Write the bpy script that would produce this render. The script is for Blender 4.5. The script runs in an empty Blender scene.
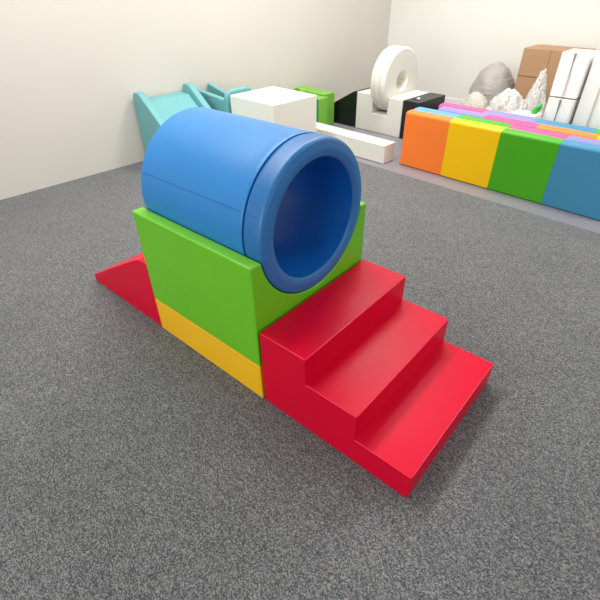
import bpy, bmesh, math, random
from mathutils import Vector, Matrix, noise
random.seed(7)
S = bpy.context.scene
COL = S.collection
PI = math.pi
TH = -0.08                                   # the room is turned a little against the play set
CT, ST = math.cos(TH), math.sin(TH)

def rp(X, Y, z=0.0):                          # room coordinates -> world
    return Vector((X * CT - Y * ST, X * ST + Y * CT, z))

# ------------------------------------------------------------------ materials
def lin(c):
    c /= 255.0
    return c / 12.92 if c <= 0.04045 else ((c + 0.055) / 1.055) ** 2.4

def rgb(r, g, b):
    return (lin(r), lin(g), lin(b), 1)

def new_mat(name):
    m = bpy.data.materials.new(name)
    m.use_nodes = True
    nt = m.node_tree
    return m, nt, nt.nodes['Principled BSDF']

def vinyl(name, col, rough=0.38, bump=0.12, scale=9.0, coat=0.0, spec=0.5):
    """Padded leatherette: smooth colour, faint grain and slow unevenness of the stretched cover."""
    m, nt, b = new_mat(name)
    N, L = nt.nodes, nt.links
    tc = N.new('ShaderNodeTexCoord')
    n1 = N.new('ShaderNodeTexNoise'); n1.inputs['Scale'].default_value = scale; n1.inputs['Detail'].default_value = 2
    n2 = N.new('ShaderNodeTexNoise'); n2.inputs['Scale'].default_value = 420; n2.inputs['Detail'].default_value = 1
    L.new(tc.outputs['Object'], n1.inputs['Vector']); L.new(tc.outputs['Object'], n2.inputs['Vector'])
    mix = N.new('ShaderNodeMix'); mix.data_type = 'RGBA'
    d = tuple(x * 0.93 for x in col[:3]) + (1,)
    mix.inputs[6].default_value = d; mix.inputs[7].default_value = col
    L.new(n1.outputs['Fac'], mix.inputs[0]); L.new(mix.outputs[2], b.inputs['Base Color'])
    bp1 = N.new('ShaderNodeBump'); bp1.inputs['Strength'].default_value = bump; bp1.inputs['Distance'].default_value = 0.02
    bp2 = N.new('ShaderNodeBump'); bp2.inputs['Strength'].default_value = 0.05; bp2.inputs['Distance'].default_value = 0.001
    L.new(n1.outputs['Fac'], bp1.inputs['Height']); L.new(n2.outputs['Fac'], bp2.inputs['Height'])
    L.new(bp1.outputs['Normal'], bp2.inputs['Normal']); L.new(bp2.outputs['Normal'], b.inputs['Normal'])
    mr = N.new('ShaderNodeMapRange'); mr.inputs['To Min'].default_value = rough - 0.05; mr.inputs['To Max'].default_value = rough + 0.06
    L.new(n1.outputs['Fac'], mr.inputs['Value']); L.new(mr.outputs['Result'], b.inputs['Roughness'])
    b.inputs['Specular IOR Level'].default_value = spec
    b.inputs['Coat Weight'].default_value = coat
    return m

def plain(name, col, rough=0.6):
    m, nt, b = new_mat(name)
    b.inputs['Base Color'].default_value = col
    b.inputs['Roughness'].default_value = rough
    return m

M_blue = vinyl('blue_vinyl', rgb(34, 124, 192), 0.42, 0.10, 7)
M_bluering = vinyl('blue_ring_vinyl', rgb(32, 106, 168), 0.42, 0.10, 8)
M_bluein = vinyl('blue_lining', rgb(18, 104, 190), 0.28, 0.45, 5)
M_green = vinyl('lime_vinyl', rgb(104, 186, 24), 0.42, 0.08, 6)
M_yellow = vinyl('yellow_vinyl', rgb(243, 186, 16), 0.42, 0.08, 6)
M_red = vinyl('red_vinyl', rgb(212, 2, 46), 0.38, 0.12, 5, 0.0, 0.14)
M_teal = vinyl('teal_vinyl', rgb(104, 168, 170), 0.45, 0.06, 6)
M_white = vinyl('white_vinyl', rgb(232, 230, 218), 0.5, 0.06, 6)
M_whitegrey = vinyl('off_white_vinyl', rgb(222, 220, 210), 0.5, 0.06, 6)
M_black = vinyl('black_vinyl', rgb(18, 22, 24), 0.34, 0.08, 6)
M_kiwi = vinyl('kiwi_vinyl', rgb(116, 178, 62), 0.42, 0.06, 6)
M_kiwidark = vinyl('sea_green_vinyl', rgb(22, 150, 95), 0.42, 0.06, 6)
SEG = {
    'orange': vinyl('orange_vinyl', rgb(255, 130, 50), 0.42, 0.05, 6, 0, 0.3),
    'yellow': vinyl('sunny_vinyl', rgb(250, 198, 0), 0.42, 0.05, 6, 0, 0.3),
    'green': vinyl('grass_vinyl', rgb(72, 166, 24), 0.42, 0.05, 6, 0, 0.3),
    'blue': vinyl('steel_blue_vinyl', rgb(64, 136, 174), 0.42, 0.05, 6, 0, 0.3),
    'light blue': vinyl('sky_vinyl', rgb(94, 158, 208), 0.42, 0.05, 6, 0, 0.3),
    'pink': vinyl('pink_vinyl', rgb(222, 82, 142), 0.42, 0.05, 6, 0, 0.3),
    'lavender': vinyl('lavender_vinyl', rgb(136, 131, 186), 0.42, 0.05, 6, 0, 0.3),
}
M_carton = plain('white_foam_sheet', rgb(248, 247, 243), 0.55)
M_tape = plain('clear_tape', rgb(214, 212, 205), 0.3)
M_shadowstrip = plain('shadow_line_dark', rgb(40, 40, 40), 0.9)
M_cardboard = plain('brown_cardboard', rgb(168, 132, 98), 0.8)
M_metal = plain('bright_metal', rgb(190, 190, 190), 0.25); M_metal.node_tree.nodes['Principled BSDF'].inputs['Metallic'].default_value = 1
M_leaf = plain('green_plastic', rgb(40, 170, 50), 0.35)

def film(name, col, alpha, rough=0.25, stretch=(1, 1, 1)):
    m, nt, b = new_mat(name)
    b.inputs['Base Color'].default_value = col
    b.inputs['Roughness'].default_value = rough
    b.inputs['Alpha'].default_value = alpha
    N, L = nt.nodes, nt.links
    n = N.new('ShaderNodeTexNoise'); n.inputs['Scale'].default_value = 42; n.inputs['Detail'].default_value = 5; n.inputs['Distortion'].default_value = 1.5
    tc = N.new('ShaderNodeTexCoord'); mp = N.new('ShaderNodeMapping'); mp.inputs['Scale'].default_value = stretch
    L.new(tc.outputs['Object'], mp.inputs['Vector']); L.new(mp.outputs['Vector'], n.inputs['Vector'])
    bp = N.new('ShaderNodeBump'); bp.inputs['Strength'].default_value = 0.9; bp.inputs['Distance'].default_value = 0.03
    L.new(n.outputs['Fac'], bp.inputs['Height']); L.new(bp.outputs['Normal'], b.inputs['Normal'])
    return m
M_film = film('clear_film', rgb(244, 243, 238), 0.8)
M_filmwhite = film('milky_film', rgb(226, 221, 210), 0.9)
M_greybag = film('grey_film', rgb(168, 163, 158), 0.97, 0.35, (0.12, 0.12, 0.9))

M_greybag.node_tree.nodes['Bump'].inputs['Strength'].default_value = 0.35

def carpet_mat():
    m, nt, b = new_mat('grey_loop_carpet')
    N, L = nt.nodes, nt.links
    tc = N.new('ShaderNodeTexCoord')
    mp = N.new('ShaderNodeMapping'); mp.inputs['Scale'].default_value = (0.75, 1, 1)
    L.new(tc.outputs['Object'], mp.inputs['Vector'])
    n1 = N.new('ShaderNodeTexNoise'); n1.inputs['Scale'].default_value = 330; n1.inputs['Detail'].default_value = 3; n1.inputs['Roughness'].default_value = 0.8
    L.new(mp.outputs['Vector'], n1.inputs['Vector'])
    n3 = N.new('ShaderNodeTexNoise'); n3.inputs['Scale'].default_value = 90; n3.inputs['Detail'].default_value = 1
    mp3 = N.new('ShaderNodeMapping'); mp3.inputs['Scale'].default_value = (0.25, 1.3, 1)
    L.new(tc.outputs['Object'], mp3.inputs['Vector']); L.new(mp3.outputs['Vector'], n3.inputs['Vector'])
    n2 = N.new('ShaderNodeTexNoise'); n2.inputs['Scale'].default_value = 2.2; n2.inputs['Detail'].default_value = 3
    L.new(tc.outputs['Object'], n2.inputs['Vector'])
    a = N.new('ShaderNodeMath'); a.operation = 'MULTIPLY_ADD'; a.inputs[1].default_value = 0.2
    L.new(n3.outputs['Fac'], a.inputs[0]); L.new(n1.outputs['Fac'], a.inputs[2])
    cr = N.new('ShaderNodeValToRGB')
    e = cr.color_ramp.elements
    e[0].position = 0.44; e[0].color = rgb(60, 61, 64)
    e[1].position = 0.78; e[1].color = rgb(146, 146, 146)
    x = cr.color_ramp.elements.new(0.60); x.color = rgb(94, 95, 97)
    vo = N.new('ShaderNodeTexVoronoi'); vo.inputs['Scale'].default_value = 380
    L.new(mp.outputs['Vector'], vo.inputs['Vector'])
    sx = N.new('ShaderNodeSeparateColor'); L.new(vo.outputs['Color'], sx.inputs['Color'])
    a2 = N.new('ShaderNodeMath'); a2.operation = 'MULTIPLY_ADD'; a2.inputs[1].default_value = 0.30
    L.new(sx.outputs['Red'], a2.inputs[0])
    sc_ = N.new('ShaderNodeMath'); sc_.operation = 'MULTIPLY_ADD'; sc_.inputs[1].default_value = 0.55; sc_.inputs[2].default_value = 0.12
    L.new(a.outputs[0], sc_.inputs[0]); L.new(sc_.outputs[0], a2.inputs[2])
    L.new(a2.outputs[0], cr.inputs['Fac'])
    mx = N.new('ShaderNodeMix'); mx.data_type = 'RGBA'; mx.blend_type = 'MULTIPLY'; mx.inputs[0].default_value = 1
    cr2 = N.new('ShaderNodeValToRGB')
    cr2.color_ramp.elements[0].position = 0.3; cr2.color_ramp.elements[0].color = (0.86, 0.86, 0.86, 1)
    cr2.color_ramp.elements[1].position = 0.7; cr2.color_ramp.elements[1].color = (1, 1, 1, 1)
    L.new(n2.outputs['Fac'], cr2.inputs['Fac'])
    L.new(cr.outputs['Color'], mx.inputs[6]); L.new(cr2.outputs['Color'], mx.inputs[7])
    L.new(mx.outputs[2], b.inputs['Base Color'])
    b.inputs['Roughness'].default_value = 0.95; b.inputs['Specular IOR Level'].default_value = 0.15
    b.inputs['Sheen Weight'].default_value = 0.22; b.inputs['Sheen Roughness'].default_value = 0.4
    bp = N.new('ShaderNodeBump'); bp.inputs['Strength'].default_value = 0.15; bp.inputs['Distance'].default_value = 0.003
    L.new(a.outputs[0], bp.inputs['Height']); L.new(bp.outputs['Normal'], b.inputs['Normal'])
    return m

def wall_mat(name, col):
    m, nt, b = new_mat(name)
    N, L = nt.nodes, nt.links
    tc = N.new('ShaderNodeTexCoord')
    n = N.new('ShaderNodeTexNoise'); n.inputs['Scale'].default_value = 1.7; n.inputs['Detail'].default_value = 4
    L.new(tc.outputs['Object'], n.inputs['Vector'])
    mx = N.new('ShaderNodeMix'); mx.data_type = 'RGBA'
    mx.inputs[6].default_value = tuple(c * 0.93 for c in col[:3]) + (1,); mx.inputs[7].default_value = col
    L.new(n.outputs['Fac'], mx.inputs[0]); L.new(mx.outputs[2], b.inputs['Base Color'])
    b.inputs['Roughness'].default_value = 0.75
    return m

M_carpet = carpet_mat()
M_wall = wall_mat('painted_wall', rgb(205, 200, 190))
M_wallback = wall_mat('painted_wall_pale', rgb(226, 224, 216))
M_ceiling = wall_mat('white_ceiling', rgb(240, 240, 238))
M_vinylfloor = vinyl('grey_floor_vinyl', rgb(128, 125, 132), 0.38, 0.03, 3)
M_base = plain('white_skirting', rgb(232, 231, 226), 0.5)

# ------------------------------------------------------------------ helpers
def link_mesh(name, bm, mat, parent=None, smooth=True, wn=True, recalc=True):
    if recalc:
        bmesh.ops.recalc_face_normals(bm, faces=bm.faces[:])
    me = bpy.data.meshes.new(name)
    bm.to_mesh(me); bm.free()
    mats = mat if isinstance(mat, (list, tuple)) else [mat]
    for mm in mats: me.materials.append(mm)
    for p in me.polygons: p.use_smooth = smooth
    if smooth: me.set_sharp_from_angle(angle=math.radians(50))
    o = bpy.data.objects.new(name, me); COL.objects.link(o)
    if parent: o.parent = parent
    if smooth and wn:
        w = o.modifiers.new('weighted_normal', 'WEIGHTED_NORMAL'); w.keep_sharp = True; w.weight = 100
    return o

def thing(name, label, cat, loc=(0, 0, 0), rz=0.0, group=None):
    o = bpy.data.objects.new(name, None); COL.objects.link(o)
    o.empty_display_size = 0.05
    o.location = loc; o.rotation_euler = (0, 0, rz)
    tag(o, label, cat, group)
    return o

def tag(o, label, cat, group=None):
    o['label'] = label; o['category'] = cat
    if group: o['group'] = group
    return o

def struct(o):
    o['kind'] = 'structure'
    return o

def bevel(bm, w, seg=3, ang=25, concave=False):
    es = [e for e in bm.edges if len(e.link_faces) == 2 and e.calc_face_angle(0) > math.radians(ang) and (e.is_convex or concave)]
    bmesh.ops.bevel(bm, geom=es, offset=w, segments=seg, profile=0.6, affect='EDGES', clamp_overlap=True)

def prism(prof, lo, hi, axis='y'):
    """Extrude a closed profile. axis y: profile in (x, z); axis x: profile in (y, z)."""
    bm = bmesh.new()
    def P(a, b, t):
        return (a, t, b) if axis == 'y' else (t, a, b)
    v0 = [bm.verts.new(P(a, b, lo)) for a, b in prof]
    v1 = [bm.verts.new(P(a, b, hi)) for a, b in prof]
    n = len(prof)
    bm.faces.new(v0); bm.faces.new(v1[::-1])
    for i in range(n):
        j = (i + 1) % n
        bm.faces.new((v0[i], v1[i], v1[j], v0[j]))
    bmesh.ops.recalc_face_normals(bm, faces=bm.faces[:])
    return bm

def box(x0, x1, y0, y1, z0, z1, bev=0.006, seg=3):
    bm = prism([(x0, z0), (x1, z0), (x1, z1), (x0, z1)], y0, y1)
    if bev: bevel(bm, bev, seg)
    return bm

def merge(*bms):
    out = bmesh.new()
    for b in bms:
        me = bpy.data.meshes.new('tmp'); b.to_mesh(me); b.free()
        out.from_mesh(me); bpy.data.meshes.remove(me)
    return out

def split(bm, classify, parts, parent):
    """Cut one closed skin into its sewn panels; classify(face) gives a key of parts = {key: (name, material)}."""
    bm.faces.ensure_lookup_table(); bm.normal_update()
    keys = [classify(f) for f in bm.faces]
    made = []
    for k, (nm, mt) in parts.items():
        b = bm.copy(); b.faces.ensure_lookup_table()
        bmesh.ops.delete(b, geom=[f for f, q in zip(b.faces, keys) if q != k], context='FACES')
        if len(b.faces):
            made.append(link_mesh(nm, b, mt, parent, recalc=False))
        else:
            b.free()
    bm.free()
    return made

def lathe(prof, n=96, closed=False, axis_y=0.0, axis_z=0.0):
    """Turn a profile of (x, r) about the x axis."""
    bm = bmesh.new()
    rings = []
    for x, r in prof:
        rings.append([bm.verts.new((x, axis_y + r * math.cos(2 * PI * i / n), axis_z + r * math.sin(2 * PI * i / n))) for i in range(n)])
    m = len(prof)
    for a in range(m if closed else m - 1):
        A, B = rings[a], rings[(a + 1) % m]
        for i in range(n):
            j = (i + 1) % n
            bm.faces.new((A[i], A[j], B[j], B[i]))
    bmesh.ops.recalc_face_normals(bm, faces=bm.faces[:])
    return bm

def cord(pts, r, n=8):
    """A thin tube along a polyline."""
    bm = bmesh.new()
    pts = [Vector(p) for p in pts]
    prev = None
    for i, p in enumerate(pts):
        d = (pts[min(i + 1, len(pts) - 1)] - pts[max(i - 1, 0)]).normalized()
        up = Vector((0, 0, 1)) if abs(d.z) < 0.9 else Vector((0, 1, 0))
        s = d.cross(up).normalized(); u = s.cross(d)
        ring = [bm.verts.new(p + (s * math.cos(2 * PI * k / n) + u * math.sin(2 * PI * k / n)) * r) for k in range(n)]
        if prev:
            for k in range(n):
                bm.faces.new((prev[k], prev[(k + 1) % n], ring[(k + 1) % n], ring[k]))
        else:
            bm.faces.new(ring[::-1])
        prev = ring
    bm.faces.new(prev)
    return bm

# ------------------------------------------------------------------ setting
def floor_slab(name, X0, X1, Y0, Y1, z0, z1, mat):
    bm = box(X0, X1, Y0, Y1, z0, z1, 0)
    o = link_mesh(name, bm, mat, smooth=False)
    o.rotation_euler = (0, 0, TH)
    return struct(o)

XW, YW = -2.728, 4.35
EDGE = 2.225
floor_slab('floor', XW, 5.0, -4.5, EDGE, -0.06, 0.0, M_carpet)
floor_slab('floor_back', XW, 5.0, EDGE + 0.0005, YW, -0.06, -0.001, M_vinylfloor)
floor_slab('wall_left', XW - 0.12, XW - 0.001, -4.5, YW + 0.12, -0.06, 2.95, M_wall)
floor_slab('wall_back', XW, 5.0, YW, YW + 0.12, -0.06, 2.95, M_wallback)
bb = box(XW + 0.003, 5.0, YW - 0.016, YW - 0.001, 0.0, 0.10, 0.004)
o = struct(link_mesh('baseboard_back', bb, M_base)); o.rotation_euler = (0, 0, TH)
floor_slab('ceiling', XW - 0.12, 5.0, -4.5, YW + 0.12, 2.951, 3.05, M_ceiling)

# ------------------------------------------------------------------ climbing steps, red
H1, D1, W1 = 0.1079, 0.1972, 0.60
st = thing('foam_steps', 'glossy red padded three-step block in front of the blue tunnel', 'steps', (0.003, 0.0, 0.0))
prof = [(0, 0), (3 * D1, 0), (3 * D1, H1), (2 * D1, H1), (2 * D1, 2 * H1), (D1, 2 * H1), (D1, 3 * H1), (0, 3 * H1)]
bm = prism(prof, 0, W1)
bevel(bm, 0.005, 3)
def cls_steps(f):
    n, c = f.normal, f.calc_center_median()
    if n.y < -0.72: return 'sn'
    if n.y > 0.72: return 'sf'
    if n.z < -0.5: return 'bot'
    if n.x < -0.6: return 'bk'
    if n.z > 0.6:
        return 't%d' % min(2, max(0, int(c.x / D1)))
    k = int(round(c.x / D1)) - 1
    return 'r%d' % min(2, max(0, k))
split(bm, cls_steps, {'sn': ('side_panel', M_red), 'sf': ('side_panel', M_red), 'bot': ('underside', M_red), 'bk': ('back_panel', M_red),
      't0': ('tread', M_red), 't1': ('tread', M_red), 't2': ('tread', M_red),
      'r0': ('riser', M_red), 'r1': ('riser', M_red), 'r2': ('riser', M_red)}, st)

M_welt = vinyl('red_welt', rgb(236, 52, 78), 0.3, 0.0)
for k in range(3):
    x, z = (k + 1) * D1, (3 - k) * H1
    link_mesh('welt', cord([(x - 0.0018, 0.006, z - 0.0018), (x - 0.0018, W1 / 2, z - 0.0018), (x - 0.0018, W1 - 0.006, z - 0.0018)], 0.0014), M_welt, st)
    link_mesh('welt', cord([(x - D1 + 0.006 if k == 0 else x - D1, 0.0018, z - 0.0018), (x - D1 / 2, 0.0018, z - 0.0018), (x - 0.003, 0.0018, z - 0.0018)], 0.0012), M_welt, st)

# ------------------------------------------------------------------ saddle block, lime over yellow
LB, HY, HG = 0.634, 0.163, 0.566
TY, TZ, TR = 0.304, 0.608, 0.2615
sb = thing('saddle_block', 'lime green padded cradle block with yellow band, holding the blue tunnel', 'foam block', (-LB - 0.006, 0.0, 0.0))
bm = box(0, LB, -0.003, W1 + 0.003, 0, HY, 0.004)
link_mesh('lower_band', bm, M_yellow, sb)['label'] = 'yellow band along the bottom'
RC = 0.2645
half = math.sqrt(RC ** 2 - (HG - TZ) ** 2)
prof = [(-0.003, HY + 0.0005), (W1 + 0.003, HY + 0.0005), (W1 + 0.003, HG)]
a0 = math.asin((HG - TZ - 0.001) / RC)
nA = 40
for i in range(nA + 1):
    a = a0 + (-PI - 2 * a0) * i / nA
    prof.append((TY + RC * math.cos(a), TZ + 0.001 + RC * math.sin(a)))
prof.append((-0.003, HG))
bm = prism(prof, 0, LB, 'x')
bevel(bm, 0.007, 3, 28, True)
link_mesh('cradle', bm, M_green, sb)['label'] = 'lime green cradle with a round hollow'

# ------------------------------------------------------------------ tunnel, blue
tn = thing('foam_tunnel', 'large blue padded tunnel lying in the lime green cradle', 'tunnel', (0, TY, TZ))
XG = -0.083
RI = 0.2025
body = [(-0.618, TR - 0.012), (-0.625, TR - 0.006), (-0.628, TR), (-0.624, TR + 0.0008), (-0.612, TR)]
body += [(-0.612 + (XG + 0.612 - 0.024) * i / 14, TR + 0.0008 * math.sin(PI * i / 14)) for i in range(1, 14)]
body = [(x + (0.012 if x < -0.6 else 0), q) for x, q in body]
body += [(XG - 0.022, TR), (XG - 0.016, TR + 0.001), (XG - 0.006, TR + 0.0014), (XG - 0.001, TR), (XG, TR - 0.012), (XG, TR - 0.03)]
link_mesh('outer_shell', lathe(body, 128), M_blue, tn, wn=False, recalc=False)
ring = [(XG + 0.001, TR - 0.03), (XG + 0.002, TR - 0.008), (XG + 0.006, TR - 0.002), (XG + 0.014, TR)]
ring += [(XG + 0.014 + (0.054 - 0.014) * i / 5, TR) for i in range(1, 5)]
rr = 0.014
for i in range(0, 9):
    a = PI / 2 * (1 - i / 8)
    ring.append((-rr - 0.002 + rr * math.cos(a), TR - rr + rr * math.sin(a)))
ring += [(0.000, TR - 0.022), (0.0025, TR - 0.034), (0.002, RI + 0.022), (0.000, RI + 0.014), (-0.002, RI + 0.006), (-0.008, RI + 0.001)]
link_mesh('front_ring', lathe(ring, 128), M_bluering, tn, wn=False, recalc=False)
back = [(x + 0.012, q) for x, q in [(-0.617, TR - 0.012), (-0.624, TR - 0.02), (-0.626, RI + 0.014), (-0.622, RI + 0.004), (-0.612, RI)]]
link_mesh('rear_ring', lathe(back, 128), M_bluering, tn, wn=False, recalc=False)
# lining: slightly rippled
bm = bmesh.new()
nx, na = 30, 128
rows = []
for i in range(nx + 1):
    x = -0.600 + (0.600 - 0.008) * i / nx
    fade = min(1, min(i, nx - i) / 4)
    row = []
    for k in range(na):
        a = 2 * PI * k / na
        w = noise.noise(Vector((x * 3.0, math.cos(a) * 2.2, math.sin(a) * 2.2 + 5))) * 0.006
        w += noise.noise(Vector((x * 9.0 + 3 * math.sin(a), math.cos(a) * 4, math.sin(a) * 4))) * 0.0018
        r = RI + 0.0005 + fade * (0.0045 + 0.55 * w)
        row.append(bm.verts.new((x, r * math.cos(a), r * math.sin(a))))
    rows.append(row)
for i in range(nx):
    for k in range(na):
        j = (k + 1) % na
        bm.faces.new((rows[i][k], rows[i + 1][k], rows[i + 1][j], rows[i][j]))
bmesh.ops.recalc_face_normals(bm, faces=bm.faces[:])
bmesh.ops.reverse_faces(bm, faces=bm.faces[:])
link_mesh('inner_lining', bm, M_bluein, tn, wn=False, recalc=False)['label'] = 'dark blue lining inside the tunnel'
# lengthwise sewn seam
al = PI - math.radians(21)
sc, ss = math.cos(al), math.sin(al)
M_seam = vinyl('seam_blue', rgb(26, 92, 160), 0.5, 0.0)
link_mesh('seam', cord([(x, (TR + 0.0012) * sc, (TR + 0.0012) * ss) for x in (-0.606, -0.4, -0.25, XG - 0.012)], 0.0008), M_seam, tn)
link_mesh('seam', cord([(x, (TR + 0.0002) * sc, (TR + 0.0002) * ss) for x in (XG + 0.010, XG + 0.03, -0.02)], 0.0008), M_seam, tn)

# ------------------------------------------------------------------ ramp, red
LR = 0.588
rm = thing('foam_ramp', 'small red padded wedge ramp behind the lime green cradle', 'ramp', (-LB - 0.009, 0, 0))
prof = [(-LR, 0), (0, 0), (0, 0.33), (-0.06, 0.328), (-0.11, 0.305), (-LR + 0.004, 0.038), (-LR, 0.03)]
bm = prism(prof, 0, W1)
bevel(bm, 0.008, 3, 18)
def cls_ramp(f):
    n = f.normal
    if n.y < -0.72: return 'sn'
    if n.y > 0.72: return 'sf'
    if n.z < -0.5: return 'bot'
    if n.x > 0.7: return 'bk'
    return 'top'
split(bm, cls_ramp, {'sn': ('side_panel', M_red), 'sf': ('side_panel', M_red), 'bot': ('underside', M_red), 'bk': ('back_panel', M_red), 'top': ('slope', M_red)}, rm)

# ------------------------------------------------------------------ white cube
def room_thing(name, label, cat, X, Y, rz=0.0, group=None, z=0.0):
    return thing(name, label, cat, rp(X, Y, z), TH + rz, group)

def one(name, bm, mat, label, cat, X, Y, rz=0.0, group=None, z=0.0, **k):
    o = link_mesh(name, bm, mat, **k)
    o.location = rp(X, Y, z); o.rotation_euler = (0, 0, TH + rz)
    return tag(o, label, cat, group)

bm = box(-0.262, 0.255, -0.23, 0.23, 0, 0.50, 0.006)
one('foam_cube', bm, M_white, 'big white padded cube standing behind the blue tunnel', 'foam block', -1.945, 1.807)

# white low beam
bm = box(-1.2, 0, 0, 0.145, 0, 0.148, 0.006)
one('balance_beam', bm, M_white, 'long low white padded beam lying on the floor right of the white cube', 'beam', -1.19, 2.305)
# crumpled wrapper behind it
def crumple(rx, ry, rz_, seed, amp=0.35, freq=2.0, sub=4, flat=True, ridge=0.0):
    bm = bmesh.new()
    bmesh.ops.create_icosphere(bm, subdivisions=sub, radius=1.0)
    off = Vector((seed * 7.3, seed * 3.1, seed * 1.7))
    for v in bm.verts:
        d = v.co.normalized()
        f = 1 + amp * noise.noise(d * freq + off) + amp * 0.5 * noise.noise(d * freq * 2.3 + off)
        if ridge:
            f += ridge * (0.5 - abs(noise.noise(d * freq * 3.2 + off * 2))) + ridge * 0.5 * (0.5 - abs(noise.noise(d * freq * 7 + off)))
        v.co = Vector((d.x * rx, d.y * ry, d.z * rz_)) * f
        if flat and v.co.z < -rz_ * 0.55: v.co.z = -rz_ * 0.55
    mz = min(v.co.z for v in bm.verts)
    for v in bm.verts: v.co.z -= mz
    return bm

bm = crumple(0.07, 0.035, 0.06, 3, 0.5, 2.2, 3, ridge=0.5)
one('plastic_wrapper', bm, M_filmwhite, 'small crumpled white plastic wrapper on the floor behind the white beam', 'wrapper', -1.50, 2.52, wn=False, smooth=False)

# ------------------------------------------------------------------ colour-blocked soft walls
SEGW, HR = 0.379, 0.408
def soft_wall(X0, Y0, T, cols, label):
    t = room_thing('soft_wall', label, 'padded wall', X0, Y0, 0, 'colour-blocked padded walls lined up at the back')
    def prof_ring():
        r = 0.022
        pr = [(0, 0.005), (0, HR - r)]
        for i in range(1, 6):
            a = PI - PI / 2 * i / 6
            pr.append((r + r * math.cos(a), HR - r + r * math.sin(a)))
        pr += [(r, HR), (T - r, HR)]
        for i in range(1, 6):
            a = PI / 2 - PI / 2 * i / 6
            pr.append((T - r + r * math.cos(a), HR - r + r * math.sin(a)))
        pr += [(T, HR - r), (T, 0.005)]
        return pr
    link_mesh('shadow_strip', box(0.003, len(cols) * SEGW - 0.003, 0.004, T - 0.004, 0, 0.005, 0), M_shadowstrip, t, smooth=False)['label'] = 'thin dark strip added as the shadow line under the wall'  # dark strip put in for the shadow line at the wall's foot
    for k, c in enumerate(cols):
        bm = prism(prof_ring()[::-1], k * SEGW + (0.0004 if k else 0), (k + 1) * SEGW - 0.0004, 'x')
        # round the two outer ends only
        ends = ([k * SEGW] if k == 0 else []) + ([(k + 1) * SEGW - 0.0004] if k == len(cols) - 1 else [])
        es = [e for e in bm.edges if len(e.link_faces) == 2 and e.calc_face_angle(0) > 0.9 and
              any(abs(e.verts[0].co.x - q) < 1e-5 and abs(e.verts[1].co.x - q) < 1e-5 for q in ends)]
        if es: bmesh.ops.bevel(bm, geom=es, offset=0.008, segments=3, affect='EDGES', clamp_overlap=True)
        o = link_mesh('panel', bm, SEG[c], t)
        o['label'] = c + ' panel'
    return t

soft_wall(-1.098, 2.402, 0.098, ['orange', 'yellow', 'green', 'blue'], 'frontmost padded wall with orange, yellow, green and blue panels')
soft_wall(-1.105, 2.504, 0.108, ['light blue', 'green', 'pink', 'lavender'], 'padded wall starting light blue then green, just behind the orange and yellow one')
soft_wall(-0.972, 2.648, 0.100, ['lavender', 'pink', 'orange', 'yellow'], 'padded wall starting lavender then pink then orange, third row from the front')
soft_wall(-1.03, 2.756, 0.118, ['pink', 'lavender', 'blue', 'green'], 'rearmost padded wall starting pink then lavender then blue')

# ------------------------------------------------------------------ black and white play set at the back
YF = 2.98
DP = 0.44
HB = 0.335
wd = [(0, 0), (0.60, 0), (0.60, HB), (0.565, HB), (0.0, 0.03)]
bm = prism(wd, 0, DP); bevel(bm, 0.006, 3, 15)
one('foam_wedge', bm, M_black, 'black padded wedge ramp sloping down to the left of the notched white block', 'ramp', -2.652, YF)

wb = room_thing('notched_block', 'off-white padded block with a square slot, between the black wedge and black steps', 'foam block', -2.048, YF)
WL = 0.535
sx0, sx1, sz = 0.195, 0.372, 0.172
prof = [(0, 0), (WL, 0), (WL, HB), (sx1, HB), (sx1, sz), (sx0, sz), (sx0, HB), (0, HB)]
bm = prism(prof, 0, DP); bevel(bm, 0.006, 3)
link_mesh('block', bm, M_whitegrey, wb)
# white wheel standing in the slot
wh = room_thing('foam_roller', 'thick round white padded roller standing in the slot of the off-white block', 'foam roller', -2.048 + (sx0 + sx1) / 2, YF + 0.20, z=sz + 0.002)
WR, hw = 0.275, 0.083
pr = [(-hw, 0.09), (-hw, WR - 0.02), (-hw + 0.006, WR - 0.006), (-hw + 0.02, WR), (-hw + 0.05, WR), (-hw + 0.053, WR - 0.009), (-hw + 0.056, WR), (hw - 0.056, WR), (hw - 0.053, WR - 0.009), (hw - 0.05, WR),
      (hw - 0.02, WR), (hw - 0.006, WR - 0.006), (hw, WR - 0.02), (hw, 0.09)]
link_mesh('rim', lathe(pr, 72, False, 0, WR), M_whitegrey, wh, recalc=False)
pr = [(-hw, 0.0901), (-hw + 0.02, 0.075), (hw - 0.02, 0.075), (hw, 0.0901)]
bmh = lathe(pr, 48, False, 0, WR)
bmesh.ops.reverse_faces(bmh, faces=bmh.faces[:])
link_mesh('hub_lining', bmh, M_white, wh, recalc=False)

bs = room_thing('foam_steps', 'black padded steps at the right end of the notched white block', 'steps', -1.510, YF)
h3 = HB / 3
prof = [(0, 0), (0.455, 0), (0.455, h3), (0.312, h3), (0.312, 2 * h3), (0.168, 2 * h3), (0.168, HB), (0, HB)]
bm = prism(prof, 0, DP); bevel(bm, 0.006, 3)
def cls_bs(f):
    n, c = f.normal, f.calc_center_median()
    if n.y < -0.72: return 'sn'
    if n.y > 0.72: return 'sf'
    if n.z < -0.5: return 'bot'
    if n.x < -0.6: return 'bk'
    if n.z > 0.6: return 't0' if c.x < 0.168 else ('t1' if c.x < 0.312 else 't2')
    return 'r0' if c.x < 0.2 else ('r1' if c.x < 0.35 else 'r2')
split(bm, cls_bs, {'sn': ('side_panel', M_black), 'sf': ('side_panel', M_black), 'bot': ('underside', M_black), 'bk': ('back_panel', M_black),
      't0': ('tread', M_black), 't1': ('tread', M_black), 't2': ('tread', M_black),
      'r0': ('riser', M_black), 'r1': ('riser', M_black), 'r2': ('riser', M_black)}, bs)
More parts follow.
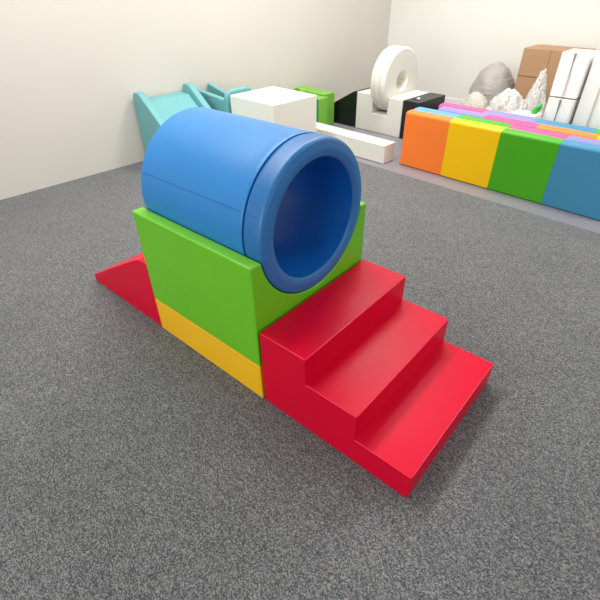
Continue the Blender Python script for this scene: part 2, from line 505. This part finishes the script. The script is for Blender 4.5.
# small buckle lying on the black steps
bk = room_thing('metal_buckle', 'small shiny metal buckle lying on top of the black steps', 'buckle', -1.43, YF + 0.12, 0.5, z=HB + 0.001)
pts = [(0.026 * math.cos(a), 0.016 * math.sin(a), 0.004) for a in [2 * PI * i / 20 for i in range(21)]]
link_mesh('ring', cord(pts, 0.004), M_metal, bk)
link_mesh('strap', box(-0.045, -0.018, -0.009, 0.009, 0.001, 0.006, 0.001, 1), M_black, bk)

# ------------------------------------------------------------------ green blocks
gb = room_thing('foam_block', 'lime green padded block nearest the white beam, right of the white cube', 'foam block', -2.45, 2.64)
bm = box(0, 0.21, 0, 0.132, 0, 0.293, 0.004)
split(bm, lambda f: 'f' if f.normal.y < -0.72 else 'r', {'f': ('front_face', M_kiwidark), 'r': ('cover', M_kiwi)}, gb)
bm = box(0, 0.27, 0, 0.16, 0, 0.306, 0.004)
one('foam_block', bm, M_kiwi, 'slightly taller lime green padded block beside the black wedge', 'foam block', -2.57, 2.776)
bm = prism([(0, 0), (0.12, 0), (0.12, 0.285)] + [(0.06 + 0.06 * math.cos(a), 0.285 + 0.045 * math.sin(a)) for a in [PI * i / 10 for i in range(1, 10)]] + [(0, 0.285)], 0, 0.16)
bevel(bm, 0.005, 2, 40)
one('foam_block', bm, M_kiwi, 'green padded block with a rounded top peeking over the back of the white cube', 'foam block', -2.70, 2.74)

# ------------------------------------------------------------------ teal slide against the left wall
sl = room_thing('foam_slide', 'teal padded slide with raised side walls, against the left wall', 'slide', -2.715, 1.005)
def slide_side():
    r = 0.04
    top = [(0.0, 0.0), (0.78, 0.0), (0.78, 0.05)]
    # slope line from (0.74, 0.05) up to the rounded head
    top += [(0.76, 0.075), (0.125, 0.530), (0.105, 0.541), (0.085, 0.545), (0.05, 0.545), (0.025, 0.538), (0.008, 0.52), (0.0, 0.495)]
    return top
for y0 in (0.0, 0.45):
    bm = prism(slide_side(), y0, y0 + 0.058); bevel(bm, 0.012, 4, 30)
    link_mesh('side_wall', bm, M_teal, sl)
bm = prism([(0.0, 0.0), (0.76, 0.0), (0.76, 0.02), (0.115, 0.478), (0.0, 0.482)], 0.06, 0.448); bevel(bm, 0.004, 2)
link_mesh('chute', bm, M_teal, sl)

# ------------------------------------------------------------------ teal seat unit beside the slide
tu = room_thing('foam_enclosure', 'teal padded corner panels standing between the slide and the white cube', 'padded panels', -2.715, 1.575)
bm = prism([(0.0, 0.0), (0.430, 0.0), (0.430, 0.450), (0.0, 0.480)], 0.0, 0.05); bevel(bm, 0.010, 3)
link_mesh('side_panel', bm, M_teal, tu)
pr = [(-0.01, 0.0), (0.27, 0.0)]
for cx, a0_, a1_ in ((0.20, 0, 90), (0.06, 90, 180)):
    for i in range(9):
        a = math.radians(a0_ + (a1_ - a0_) * i / 8)
        pr.append((cx + 0.07 * math.cos(a), 0.455 + 0.07 * math.sin(a)))
bm = prism(pr, 0.432, 0.480, 'x'); bevel(bm, 0.010, 3, 40)
link_mesh('end_panel', bm, M_teal, tu)
pr = [(0.0, 0.0), (0.430, 0.0), (0.430, 0.42), (0.0, 0.51)]
bm = prism(pr, 0.14, 0.18); bevel(bm, 0.010, 3, 30)
link_mesh('back_panel', bm, M_teal, tu)

# ------------------------------------------------------------------ white cartons at the right back
def carton(X, Y, z, w, d, h, label, rz=0.0, strips=1):
    t = room_thing('foam_pack', label, 'packed foam sheets', X, Y, rz, 'white wrapped foam packs at the right back', z)
    bm = box(0, w, 0, d, 0, h, 0.006, 2)
    link_mesh('pack', bm, M_carton, t)
    for s in range(strips):
        q = w * (s + 1) / (strips + 1)
        bm = cord([(q, -0.004, 0.005), (q, -0.006, h * 0.5), (q, -0.004, h - 0.003), (q, d * 0.5, h + 0.003)], 0.007, 8)
        link_mesh('fold', bm, M_tape, t)
    return t
carton(-0.318, 3.05, 0.0, 0.172, 0.24, 0.512, 'white wrapped foam pack standing behind the blue panel, under another pack')
carton(-0.322, 3.06, 0.522, 0.180, 0.22, 0.28, 'white wrapped foam pack on top of the other pack, right of the plastic bags', 0.01)
carton(-0.125, 3.10, 0.0, 0.30, 0.30, 0.80, 'tallest white foam pack at the right edge behind the padded walls', -0.03, 2)
bm = box(0, 0.175, 0, 0.135, 0, 0.405, 0.005, 2)
one('foam_sheet', bm, M_carton, 'low white foam sheet stack just behind the rearmost padded wall', 'foam sheets', -0.50, 2.90, 0.0)

# ------------------------------------------------------------------ bags and cardboard
def fit(bm, w, d, h):
    xs = [v.co.x for v in bm.verts]; ys = [v.co.y for v in bm.verts]; zs = [v.co.z for v in bm.verts]
    for v in bm.verts:
        v.co.x = ((v.co.x - min(xs)) / (max(xs) - min(xs)) - 0.5) * w
        v.co.y = ((v.co.y - min(ys)) / (max(ys) - min(ys)) - 0.5) * d
        v.co.z = (v.co.z - min(zs)) / (max(zs) - min(zs)) * h
    return bm
def peak(bm, k, lean=0.0):
    zs = max(v.co.z for v in bm.verts)
    for v in bm.verts:
        t = v.co.z / zs
        v.co.x = v.co.x * (1 - k * t ** 1.5) + lean * t
        v.co.y = v.co.y * (1 - k * t ** 1.5)
    return bm
bm = fit(crumple(0.24, 0.19, 0.29, 11, 0.16, 1.6, 5, ridge=0.22), 0.41, 0.36, 0.475)
one('plastic_bag', bm, M_film, 'big crumpled clear plastic bag heaped behind the lavender panel', 'plastic bag', -0.715, 3.36, wn=False)
bm = fit(peak(crumple(0.13, 0.12, 0.33, 21, 0.16, 1.5, 5, ridge=0.2), 0.6), 0.26, 0.30, 0.60)
one('plastic_bag', bm, M_film, 'pointed clear plastic bag in front of the brown cardboard box', 'plastic bag', -0.64, 3.73, wn=False)
bm = fit(crumple(0.17, 0.15, 0.23, 5, 0.12, 1.5, 4, ridge=0.14), 0.30, 0.24, 0.365)
one('plastic_bag', bm, M_filmwhite, 'milky white plastic bag behind the pink end of the rearmost padded wall', 'plastic bag', -1.135, 3.60, wn=False)
bm = fit(crumple(0.26, 0.2, 0.36, 9, 0.10, 1.4, 4, ridge=0.12), 0.45, 0.44, 0.56)
one('plastic_bag', bm, M_greybag, 'large dull grey bag standing behind the clear plastic bags', 'bag', -1.19, 4.06, wn=False)
cb = room_thing('cardboard_box', 'brown cardboard box standing at the back behind the plastic bags', 'box', -0.94, 3.95)
link_mesh('box_body', box(0, 0.50, 0, 0.30, 0, 0.70, 0.004, 1), M_cardboard, cb)
link_mesh('flap', box(0.005, 0.24, -0.006, -0.001, 0.48, 0.696, 0.001, 1), M_cardboard, cb)
bm = fit(crumple(0.045, 0.035, 0.05, 2, 0.2, 2, 3), 0.05, 0.05, 0.07)
for v in bm.verts: v.co.x += (v.co.z - 0.035) * 0.5
one('green_toy', bm, M_leaf, 'small bright green plastic piece lying on the white foam sheets', 'toy', -0.352, 2.985, z=0.406, wn=False)

# ------------------------------------------------------------------ light
def area(name, loc, sx, sy, power, col=(1, 1, 1), rot=(0, 0, 0)):
    l = bpy.data.lights.new(name, 'AREA'); l.shape = 'RECTANGLE'; l.size = sx; l.size_y = sy; l.energy = power; l.color = col
    o = bpy.data.objects.new(name, l); COL.objects.link(o); o.location = loc; o.rotation_euler = rot
    return o
area('ceiling_lamp', rp(-1.4, 0.45, 2.93), 0.30, 2.6, 88, (1, 0.98, 0.95), (0, 0, TH))
area('ceiling_lamp', rp(-1.2, 2.6, 2.93), 1.2, 0.6, 72, (1, 0.98, 0.95), (0, 0, TH))
area('ceiling_lamp', rp(1.5, 2.8, 2.93), 1.2, 0.6, 42, (1, 0.98, 0.95), (0, 0, TH))
# added unseen fill lights behind and right of the camera, brightening upright faces
area('fill_light', rp(0.2, -4.4, 1.35), 3.6, 1.7, 112, (0.97, 0.99, 1.0), (PI / 2, 0, TH))
area('fill_light', rp(4.9, 0.4, 1.35), 3.2, 1.7, 48, (0.97, 0.99, 1.0), (PI / 2, 0, TH + PI / 2))

w = bpy.data.worlds.new('world'); S.world = w; w.use_nodes = True
bg = w.node_tree.nodes['Background']
bg.inputs['Color'].default_value = (0.93, 0.96, 1.0, 1); bg.inputs['Strength'].default_value = 0.32

# ------------------------------------------------------------------ camera
cam = bpy.data.cameras.new('camera'); co = bpy.data.objects.new('camera', cam); COL.objects.link(co)
cam.sensor_width = 36.0; cam.lens = 437.594 * 36 / 600; cam.clip_start = 0.02
yaw, pit, rol = 2.2973, -0.6392, -0.0191
f = Vector((math.cos(pit) * math.cos(yaw), math.cos(pit) * math.sin(yaw), math.sin(pit)))
r = Vector((math.sin(yaw), -math.cos(yaw), 0)); u = r.cross(f)
r2 = r * math.cos(rol) + u * math.sin(rol); u2 = -r * math.sin(rol) + u * math.cos(rol)
mw = Matrix((( r2.x, u2.x, -f.x, 0.8231), (r2.y, u2.y, -f.y, -0.7183), (r2.z, u2.z, -f.z, 1.2584), (0, 0, 0, 1)))
co.matrix_world = mw
S.camera = co

S.view_settings.view_transform = 'Standard'
S.view_settings.look = 'None'
S.view_settings.gamma = 1.0
S.view_settings.use_curve_mapping = False
S.view_settings.exposure = 0.0
